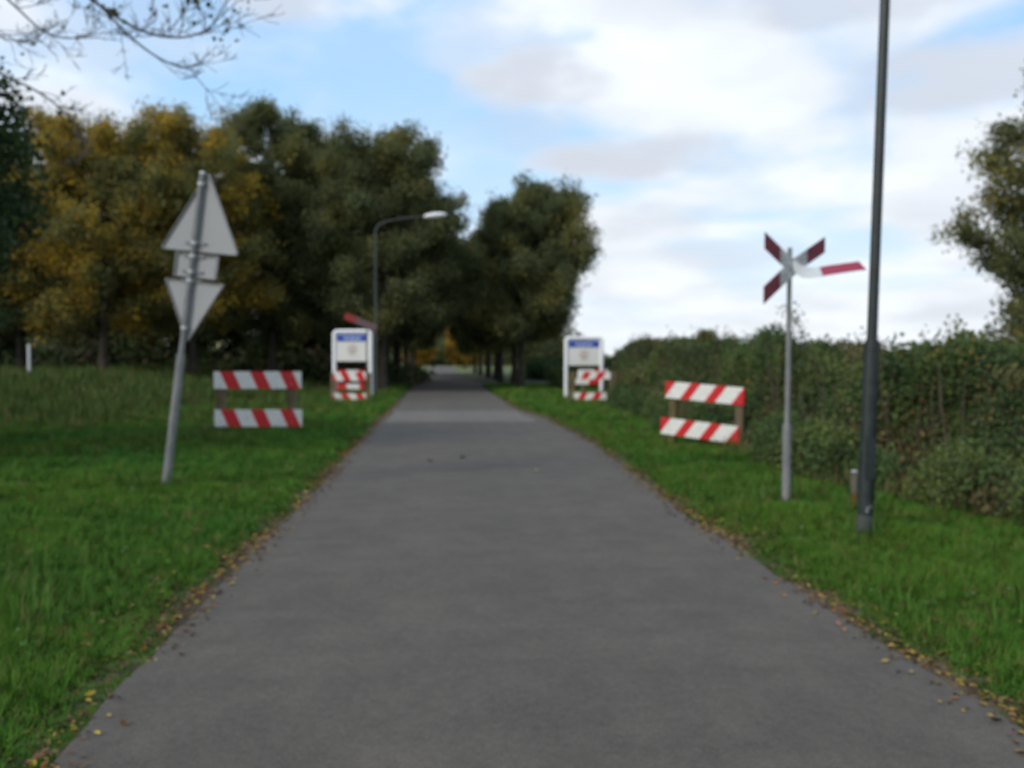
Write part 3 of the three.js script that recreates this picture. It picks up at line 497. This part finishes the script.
function barrier(label, o) {
  const g = thing('striped_barrier', label, 'barrier', o.pos, 'red and white barriers at the crossing'); g.rotation.set(0, o.turn, o.roll || 0, 'YXZ');
  const bm = o.tex.map(t => new THREE.MeshStandardMaterial({ map: t, roughness: 0.55 }));
  o.boards.forEach(([y, h, dx], i) => { const b = part('board', boardGeo(o.width, h, 0.03), bm[i % bm.length], g); b.position.set(dx || 0, y, 0.072); for (const px of o.posts) for (const py of [-0.22, 0.22]) { const bolt = part('bolt', new THREE.CylinderGeometry(0.013, 0.013, 0.012, 8).rotateX(Math.PI / 2), steelBolt, b); bolt.position.set(px - (dx || 0), py * h, 0.02); } });
  o.posts.forEach((x, i) => { const w = part('post', new THREE.CylinderGeometry(1, 1, 1, 4, 1).rotateY(Math.PI / 4).scale(o.post * 0.707, o.top + 0.4, 0.05 * 1.414), o.mossy === i ? mossWood : postWood, g); w.position.set(x, (o.top - 0.4) / 2, 0); });
  return g;
}
// left near one (red leaning back to the left), right near one (red leaning to the right)
const texL = [0, 1].map(i => stripeTex(-1, [[0.16, 0.315], [0.50, 0.655], [0.835, 0.985]], 0.09, 0, 61 + i));
const texR = [0, 1].map(i => stripeTex(1, [[-0.16, -0.005], [0.195, 0.32], [0.515, 0.645], [0.845, 1.0]], 0.145, 0, 63 + i));
barrier('striped barrier on two posts standing in the left lawn', { pos: onGround(-5.48, -21.6), turn: 0.05, width: 1.86, boards: [[1.155, 0.37, 0.0], [0.335, 0.37, 0.01]], tex: texL, posts: [-0.80, 0.72], post: 0.17, top: 1.2 });
barrier('striped barrier on the right verge before the hedge, nearest to the camera', { pos: onGround(3.39, -17.8), turn: -0.86, roll: -0.05, width: 1.74, boards: [[1.005, 0.30, 0.04], [0.335, 0.30, -0.04]], tex: texR, posts: [-0.70, 0.78], post: 0.15, top: 1.1, mossy: 0 });
const texF = stripeTex(-1, [[-0.05, 0.12], [0.33, 0.55], [0.78, 1.0]], 0.12, 0, 71), texF2 = stripeTex(-1, [[-0.1, 0.44], [0.86, 1.1]], 0.05, 0, 72), texG = stripeTex(1, [[0.1, 0.3], [0.52, 0.74]], 0.12, 0, 73), texG2 = stripeTex(1, [[0.5, 0.86]], 0.05, 0, 74);
barrier('striped barrier in front of the left place name board', { pos: onGround(-5.92, -36.5), turn: 0.03, width: 1.18, boards: [[0.98, 0.33], [0.24, 0.25]], tex: [texF], posts: [-0.60, 0.68], post: 0.19, top: 1.12, mossy: 1 });
barrier('second striped barrier half hidden behind the one at the left board', { pos: onGround(-7.15, -44), turn: 0.03, width: 1.3, boards: [[1.0, 0.3], [0.42, 0.24]], tex: [texF2], posts: [-0.5, 0.5], post: 0.14, top: 1.15 });
barrier('striped barrier in front of the right place name board', { pos: onGround(2.93, -36.5), turn: -0.06, width: 1.2, boards: [[1.03, 0.27, 0.06], [0.27, 0.27, -0.06]], tex: [texG], posts: [-0.72, 0.72], post: 0.22, top: 1.15, mossy: 0 });
barrier('second striped barrier half hidden behind the one at the right board', { pos: onGround(3.6, -44.5), turn: -0.06, width: 1.3, boards: [[1.0, 0.3], [0.62, 0.26, -0.2]], tex: [texG2], posts: [-0.45, 0.45], post: 0.12, top: 1.1 });

// ------------------------------------------------------------------ leaning sign post seen from behind
{
  const g = thing('road_sign', 'leaning grey post with two triangular plates and a small plate, seen from behind', 'road sign', onGround(-4.24, -12.2)); g.rotation.z = -0.124;
  const yaw = -0.33;
  part('sleeve', tube([V(0, -0.3, 0), V(0, 1.62, 0), V(0, 1.68, 0)], [0.052, 0.052, 0.036], 14), galv, g);
  part('pole', tube([V(0, 1.6, 0), V(0, 3.86, 0)], [0.034, 0.034], 14), galv, g);
  part('cap', new THREE.SphereGeometry(0.036, 12, 6, 0, 6.3, 0, 1.57).translate(0, 3.86, 0), clampMat, g);
  const tri = (side, up, rr) => { const h = side * 0.866, p = up ? [[-side / 2, 0], [side / 2, 0], [0, h]] : [[-side / 2, h], [0, 0], [side / 2, h]]; const s = new THREE.Shape(); const P = p.map(q => new THREE.Vector2(...q)); for (let i = 0; i < 3; i++) { const a = P[(i + 2) % 3], b = P[i], c = P[(i + 1) % 3], u = a.clone().sub(b).setLength(rr).add(b), v = c.clone().sub(b).setLength(rr).add(b); i ? s.lineTo(u.x, u.y) : s.moveTo(u.x, u.y); s.quadraticCurveTo(b.x, b.y, v.x, v.y); } s.closePath(); return s; };
  const inset = (shape, k) => { const pts = shape.getPoints(6), c = pts.reduce((a, p) => a.add(p), new THREE.Vector2()).divideScalar(pts.length); return new THREE.Path(pts.map(p => p.clone().sub(c).multiplyScalar(k).add(c))); };
  const plate = (name, shape, y, k, dx) => {
    const o = part(name, new THREE.ExtrudeGeometry(shape, { depth: 0.003, bevelEnabled: false, curveSegments: 6 }), plateBack, g);
    o.position.set(Math.cos(yaw) * dx - Math.sin(yaw) * 0.052, y, -0.052 * Math.cos(yaw) - dx * Math.sin(yaw)); o.rotation.y = yaw;
    const ring = new THREE.Shape(shape.getPoints(6)); ring.holes.push(inset(shape, k)); part('rim', new THREE.ExtrudeGeometry(ring, { depth: 0.024, bevelEnabled: false }).translate(0, 0, 0.0032), galv, o); return o;
  };
  plate('warning_plate', tri(1.14, true, 0.07), 2.915, 0.965, 0.06);
  const rect = new THREE.Shape(); rect.moveTo(-0.31, 0); rect.lineTo(0.31, 0); rect.lineTo(0.31, 0.29); rect.lineTo(-0.31, 0.29); rect.closePath();
  plate('sub_plate', rect, 2.60, 0.92, 0.04);
  plate('give_way_plate', tri(0.88, false, 0.05), 1.80, 0.945, 0.04);
  for (const y of [1.98, 2.56, 2.67, 2.86, 3.02, 3.74]) {
    part('clamp', tube([V(0, y - 0.018, 0), V(0, y + 0.018, 0)], [0.042, 0.042], 14), clampMat, g);
    part('bracket', box(y === 3.74 || y === 1.98 ? 0.11 : 0.30, 0.03, 0.016).translate(0, y, -0.036).rotateY(yaw), galv, g);
  }
}

// ------------------------------------------------------------------ crossing sign with bent arm
const paintTex = seed => { const r = rng(seed); return grainTex(128, 3, (u, v) => { const n = 0.82 + 0.2 * tn(u, v, 7, 2) + 0.2 * tn(u, v, 22, seed) + 0.06 * (r() - 0.5); return [n, n, n]; }); };
const crossWhite = new THREE.MeshStandardMaterial({ color: new THREE.Color().setRGB(0.56, 0.58, 0.59), map: paintTex(4), roughness: 0.55 });
const crossRed = new THREE.MeshStandardMaterial({ color: new THREE.Color().setRGB(0.20, 0.016, 0.035), map: paintTex(5), roughness: 0.55 });
const armEnd = (len, w, ang, from) => {          // a straight arm from the middle outward, its end cut upright
  const c = Math.cos(ang), s = Math.sin(ang), sl = (w / 2) * s / c, sh = new THREE.Shape();
  const sf = from > 0.1 ? sl : 0; sh.moveTo(from - sf, -w / 2); sh.lineTo(len - sl, -w / 2); sh.lineTo(len + sl, w / 2); sh.lineTo(from + sf, w / 2); sh.closePath();
  return new THREE.ExtrudeGeometry(sh, { depth: 0.004, bevelEnabled: false }).rotateZ(ang);
};
{
  const g = thing('crossing_sign', 'broken red and white crossing sign with one arm bent sideways, on a grey pole', 'crossing sign', onGround(3.02, -10.98)); g.rotation.z = -0.008;
  part('sleeve', tube([V(0, -0.3, 0), V(0, 0.86, 0), V(0, 0.90, 0)], [0.05, 0.05, 0.036], 14), galv, g);
  part('pole', tube([V(0, 0.85, 0), V(0, 2.82, 0)], [0.031, 0.025], 14), galv, g);
  const cx = 0.02, cy = 2.605, yaw = 0.45;
  const face = new THREE.Group(); face.name = 'cross'; face.position.set(cx, cy, 0.036); face.rotation.y = yaw; g.add(face);
  const k = 1 / Math.cos(yaw + 0.24);
  [[-0.30 * k, 0.27], [0.35 * k, 0.27], [-0.31 * k, -0.325]].forEach(([x, y], i) => {
    const L = Math.hypot(x, y), raw = Math.atan2(y, x), z = i * 0.005;
    const a = part('arm', armEnd(L * 0.44, 0.15, raw, -0.075), crossWhite, face); a.position.z = z;
    const t = part('red_tip', armEnd(L, 0.15, raw, L * 0.44 + 0.001), crossRed, face); t.position.z = z;
    // matching slanted joint between the two colours comes from the arm's upright cut
  });
  part('clamp', box(0.09, 0.05, 0.06, 0, cy, 0.004), clampMat, g);
  // the bent arm: a twisted strip
  const strip = (u0, u1) => {
    const cv = new THREE.CatmullRomCurve3([V(0.02, 2.635, 0.05), V(0.11, 2.56, 0.07), V(0.24, 2.545, 0.10), V(0.42, 2.57, 0.16), V(0.715, 2.61, 0.24)]), pos = [], idx = [], n = 12;
    for (let i = 0; i <= n; i++) { const u = lerp(u0, u1, i / n), p = cv.getPoint(u), w = 0.076 * lerp(1, 0.92, u), tilt = lerp(0.2, 0.75, sm(0.1, 0.6, u)), up = V(-0.1 * (1 - u), Math.cos(tilt), -Math.sin(tilt)).normalize(), sl = i === n && u1 === 1 ? 0.03 : 0; const nrm = V(0, Math.sin(tilt), Math.cos(tilt)).multiplyScalar(0.002);
      for (const [sg, nz] of [[1, 1], [-1, 1], [1, -1], [-1, -1]]) pos.push(p.x + up.x * w * sg + nrm.x * nz - sl * sg, p.y + up.y * w * sg + nrm.y * nz, p.z + up.z * w * sg + nrm.z * nz); }
    for (let i = 0; i < n; i++) { const a = i * 4, b = a + 4; idx.push(a, a + 1, b, a + 1, b + 1, b, a + 2, b + 2, a + 3, a + 3, b + 2, b + 3, a, b, a + 2, b, b + 2, a + 2, a + 1, a + 3, b + 1, b + 1, a + 3, b + 3); }
    idx.push(0, 2, 1, 1, 2, 3); const e = n * 4; idx.push(e, e + 1, e + 2, e + 1, e + 3, e + 2);
    let gm = new THREE.BufferGeometry(); gm.setAttribute('position', new THREE.Float32BufferAttribute(pos, 3)); gm.setIndex(idx); gm = gm.toNonIndexed(); gm.computeVertexNormals(); gm.setAttribute('uv', new THREE.Float32BufferAttribute(new Float32Array(gm.attributes.position.count * 2), 2)); return gm;
  };
  const b = part('bent_arm', strip(0, 0.60), mat(0.52, 0.55, 0.56, 0.5), g); b.userData.label = 'white arm bent sideways';
  part('red_tip', strip(0.6005, 1), mat(0.28, 0.028, 0.055, 0.5), b);
}
// the other crossing sign, beyond the track
{
  const g = thing('crossing_sign', 'far crossing sign with a red tilted arm above the left place name board', 'crossing sign', onGround(-5.45, -37.6));
  part('pole', tube([V(0, -0.3, 0), V(0, 3.05, 0)], [0.04, 0.036], 10), mat(0.10, 0.105, 0.105, 0.7), g);
  const a = part('arm', box(0.85, 0.26, 0.005).rotateZ(-0.38), new THREE.MeshStandardMaterial({ color: new THREE.Color().setRGB(0.11, 0.065, 0.07), roughness: 0.6 }), g); a.position.set(-0.02, 2.92, 0.045);
  part('red_tip', box(0.44, 0.26, 0.005).translate(-0.647, 0, 0).rotateZ(-0.38), new THREE.MeshStandardMaterial({ color: new THREE.Color().setRGB(0.24, 0.015, 0.015), roughness: 0.6 }), g).position.set(-0.02, 2.92, 0.045);
  part('clamp', box(0.1, 0.06, 0.07, 0, 2.92, 0.005), clampMat, g);
}

// ------------------------------------------------------------------ street lamps
const lampGrey = mat(0.045, 0.052, 0.052, 0.6), lampShell = mat(0.72, 0.73, 0.74, 0.4);
function lamp(label, pos, o) {
  const g = thing('street_lamp', label, 'street lamp', pos, 'street lamps beside the lane'); g.rotation.set(0, o.turn || 0, o.lean || 0);
  const pm = o.pole;
  part('base_section', tube([V(0, -0.4, 0), V(0, o.low, 0), V(0, o.low + 0.05, 0)], [o.r0, o.r0 * 0.94, o.r1 + 0.002], 18), pm, g);
  part('foot_collar', tube([V(0, -0.1, 0), V(0, 0.20, 0), V(0, 0.215, 0)], [o.r0 + 0.006, o.r0 + 0.006, o.r0], 18), o.foot, g);
  const H = 7.1, dir = o.dir;
  const pts = [V(0, o.low, 0), V(0, H - 0.6, 0), V(0, H - 0.15, 0), V(dir * 0.12, H + 0.12, 0), V(dir * 0.45, H + 0.28, 0), V(dir * 1.1, H + 0.42, 0), V(dir * 2.1, H + 0.50, 0)];
  const cv = new THREE.CatmullRomCurve3(pts, false, 'catmullrom', 0.3), q = cv.getPoints(40);
  part('pole', tube(q, q.map((_, i) => lerp(o.r1, 0.03, Math.pow(i / 40, 0.8))), 14), pm, g);
  const hd = part('lamp_head', new THREE.SphereGeometry(1, 20, 10).scale(0.5, 0.13, 0.18), lampShell, g); hd.position.set(dir * 2.5, H + 0.54, 0); hd.rotation.z = dir * 0.09;
  const glass = part('lens', new THREE.SphereGeometry(1, 16, 6, 0, 6.2832, Math.PI / 2, Math.PI / 2).scale(0.34, 0.09, 0.13), mat(0.75, 0.76, 0.74, 0.25), hd); glass.position.set(dir * 0.06, -0.035, 0);
  part('door', box(0.085, 0.36, 0.006).translate(0, 0.72, o.r0 * 0.985), pm, g);
  return g;
}
lamp('street lamp with curved arm and white head in front of the left trees', onGround(-5.72, -42), { low: 1.4, r0: 0.07, r1: 0.048, dir: 1, pole: lampGrey, foot: lampGrey });
{
  const l = lamp('tall dark green lamp post beside the hedge, cut by the top edge', onGround(3.12, -8.82), { low: 1.72, r0: 0.072, r1: 0.046, dir: -1, lean: -0.030, pole: poleGreen, foot: mat(0.055, 0.06, 0.06, 0.8) });
  const r = rng(8), sc = [];
  for (let i = 0; i < 7; i++) { const a = 1.2 + 0.9 * r(), y = 0.24 + 0.10 * r(); sc.push(box(0.012 + 0.02 * r(), 0.004 + 0.006 * r(), 0.0015).translate(0, y, 0.0725).rotateY(Math.PI / 2 - a)); }
  part('scratches', mergeGeometries(sc), mat(0.38, 0.40, 0.40, 0.7), l);
}
// short concrete post left of it
{
  const g = thing('marker_post', 'short concrete marker post standing left of the dark lamp post', 'marker post', onGround(3.60, -10.45)); g.rotation.z = 0.03;
  part('shaft', new THREE.CylinderGeometry(0.042, 0.05, 0.72, 4, 1).rotateY(0.9).translate(0, 0.06, 0), new THREE.MeshStandardMaterial({ color: new THREE.Color().setRGB(0.30, 0.30, 0.27), map: woodTex, roughness: 0.95 }), g);
  part('cap', new THREE.CylinderGeometry(0.02, 0.042, 0.02, 4, 1).rotateY(0.9).translate(0, 0.43, 0), mat(0.34, 0.34, 0.31, 0.95), g);
  part('mossy_foot', new THREE.CylinderGeometry(0.0475, 0.0525, 0.2, 4, 1).rotateY(0.9).translate(0, 0.1, 0), new THREE.MeshStandardMaterial({ color: new THREE.Color().setRGB(0.24, 0.18, 0.05), map: woodTex, roughness: 1 }), g);
}
{
  const g = thing('marker_post', 'white marker post under the trees at the left edge', 'marker post', onGround(-19.8, -41));
  part('shaft', new THREE.CylinderGeometry(0.06, 0.06, 1.6, 10).translate(0, 0.55, 0), mat(0.52, 0.53, 0.54, 0.7), g);
  part('cap', new THREE.SphereGeometry(0.06, 10, 5, 0, 6.3, 0, 1.57).translate(0, 1.35, 0), mat(0.52, 0.53, 0.54, 0.7), g);
}

// ------------------------------------------------------------------ place name boards in white frames
function nameBoardTex(seed) {
  const c = document.createElement('canvas'); c.width = 512; c.height = 112; const x = c.getContext('2d'), r = rng(seed);
  x.fillStyle = '#1f49a4'; x.fillRect(0, 0, 512, 112);
  x.fillStyle = '#c9d2ea';                     // lettering too blurred to read: upright strokes of a short word
  for (let i = 0; i < 7; i++) { const X = 118 + i * 41, tall = i === 0 || r() < 0.3; x.fillRect(X, tall ? 24 : 40, 9, tall ? 64 : 48); x.fillRect(X + 18, 40, 9, 48); x.fillRect(X, r() < 0.5 ? 40 : 60, 26, 8); if (r() < 0.5) x.fillRect(X, 80, 26, 8); }
  const t = new THREE.CanvasTexture(c); t.colorSpace = THREE.SRGBColorSpace; return t;
}
function emblemTex() {
  const c = document.createElement('canvas'); c.width = 256; c.height = 320; const x = c.getContext('2d');
  x.fillStyle = '#d8d5cf'; x.fillRect(0, 0, 256, 320);
  x.strokeStyle = '#a08d86'; x.lineWidth = 26; x.beginPath(); x.arc(128, 150, 82, 0, 6.3); x.stroke();
  x.fillStyle = '#a99d93'; x.beginPath(); x.moveTo(128, 90); x.lineTo(178, 200); x.lineTo(78, 200); x.fill();
  x.fillStyle = '#b4aaa1'; x.fillRect(60, 262, 136, 22);
  const t = new THREE.CanvasTexture(c); t.colorSpace = THREE.SRGBColorSpace; return t;
}
const frameWhite = mat(0.78, 0.79, 0.81, 0.45), panelWhite = mat(0.70, 0.69, 0.66, 0.5), emblemMat = new THREE.MeshStandardMaterial({ map: emblemTex(), roughness: 0.5 });
function nameBoard(label, pos, turn, H, W, seed, panelH) {
  const g = thing('place_name_board', label, 'town sign', pos, 'place name boards on both sides of the lane'); g.rotation.y = turn;
  const w = W / 2 - 0.085, pts = [V(-w, -0.3, 0), V(-w, H - 0.42, 0)]; for (let i = 0; i <= 8; i++) { const a = i / 8 * Math.PI / 2; pts.push(V(-w + 0.14 * (1 - Math.cos(a)), H - 0.225 + 0.14 * Math.sin(a), 0)); } for (let i = 0; i <= 8; i++) { const a = i / 8 * Math.PI / 2; pts.push(V(w - 0.14 * (1 - Math.sin(a)), H - 0.225 + 0.14 * Math.cos(a), 0)); } pts.push(V(w, H - 0.42, 0), V(w, -0.3, 0));
  part('frame', tube(pts, pts.map(() => 0.085), 14), frameWhite, g);
  const iw = W - 0.34;
  part('panel', box(iw + 0.02, panelH, 0.05, 0, H - 0.172 - panelH / 2, 0), panelWhite, g);
  part('name_plate', boardGeo(iw - 0.06, 0.27, 0.012).translate(0, H - 0.34, 0.034), new THREE.MeshStandardMaterial({ map: nameBoardTex(seed), roughness: 0.45 }), g);
  part('emblem', boardGeo(0.46, 0.56, 0.006).translate(0, H - 0.53 - 0.28, 0.0295), emblemMat, g);
  return g;
}
nameBoard('white framed place name board with blue plate left of the lane', onGround(-6.38, -40), 0.0, 2.80, 1.62, 81, 1.10);
nameBoard('white framed place name board with blue plate right of the lane', onGround(3.02, -42), 0.10, 2.60, 1.68, 82, 1.06);

renderer.render(scene, camera);
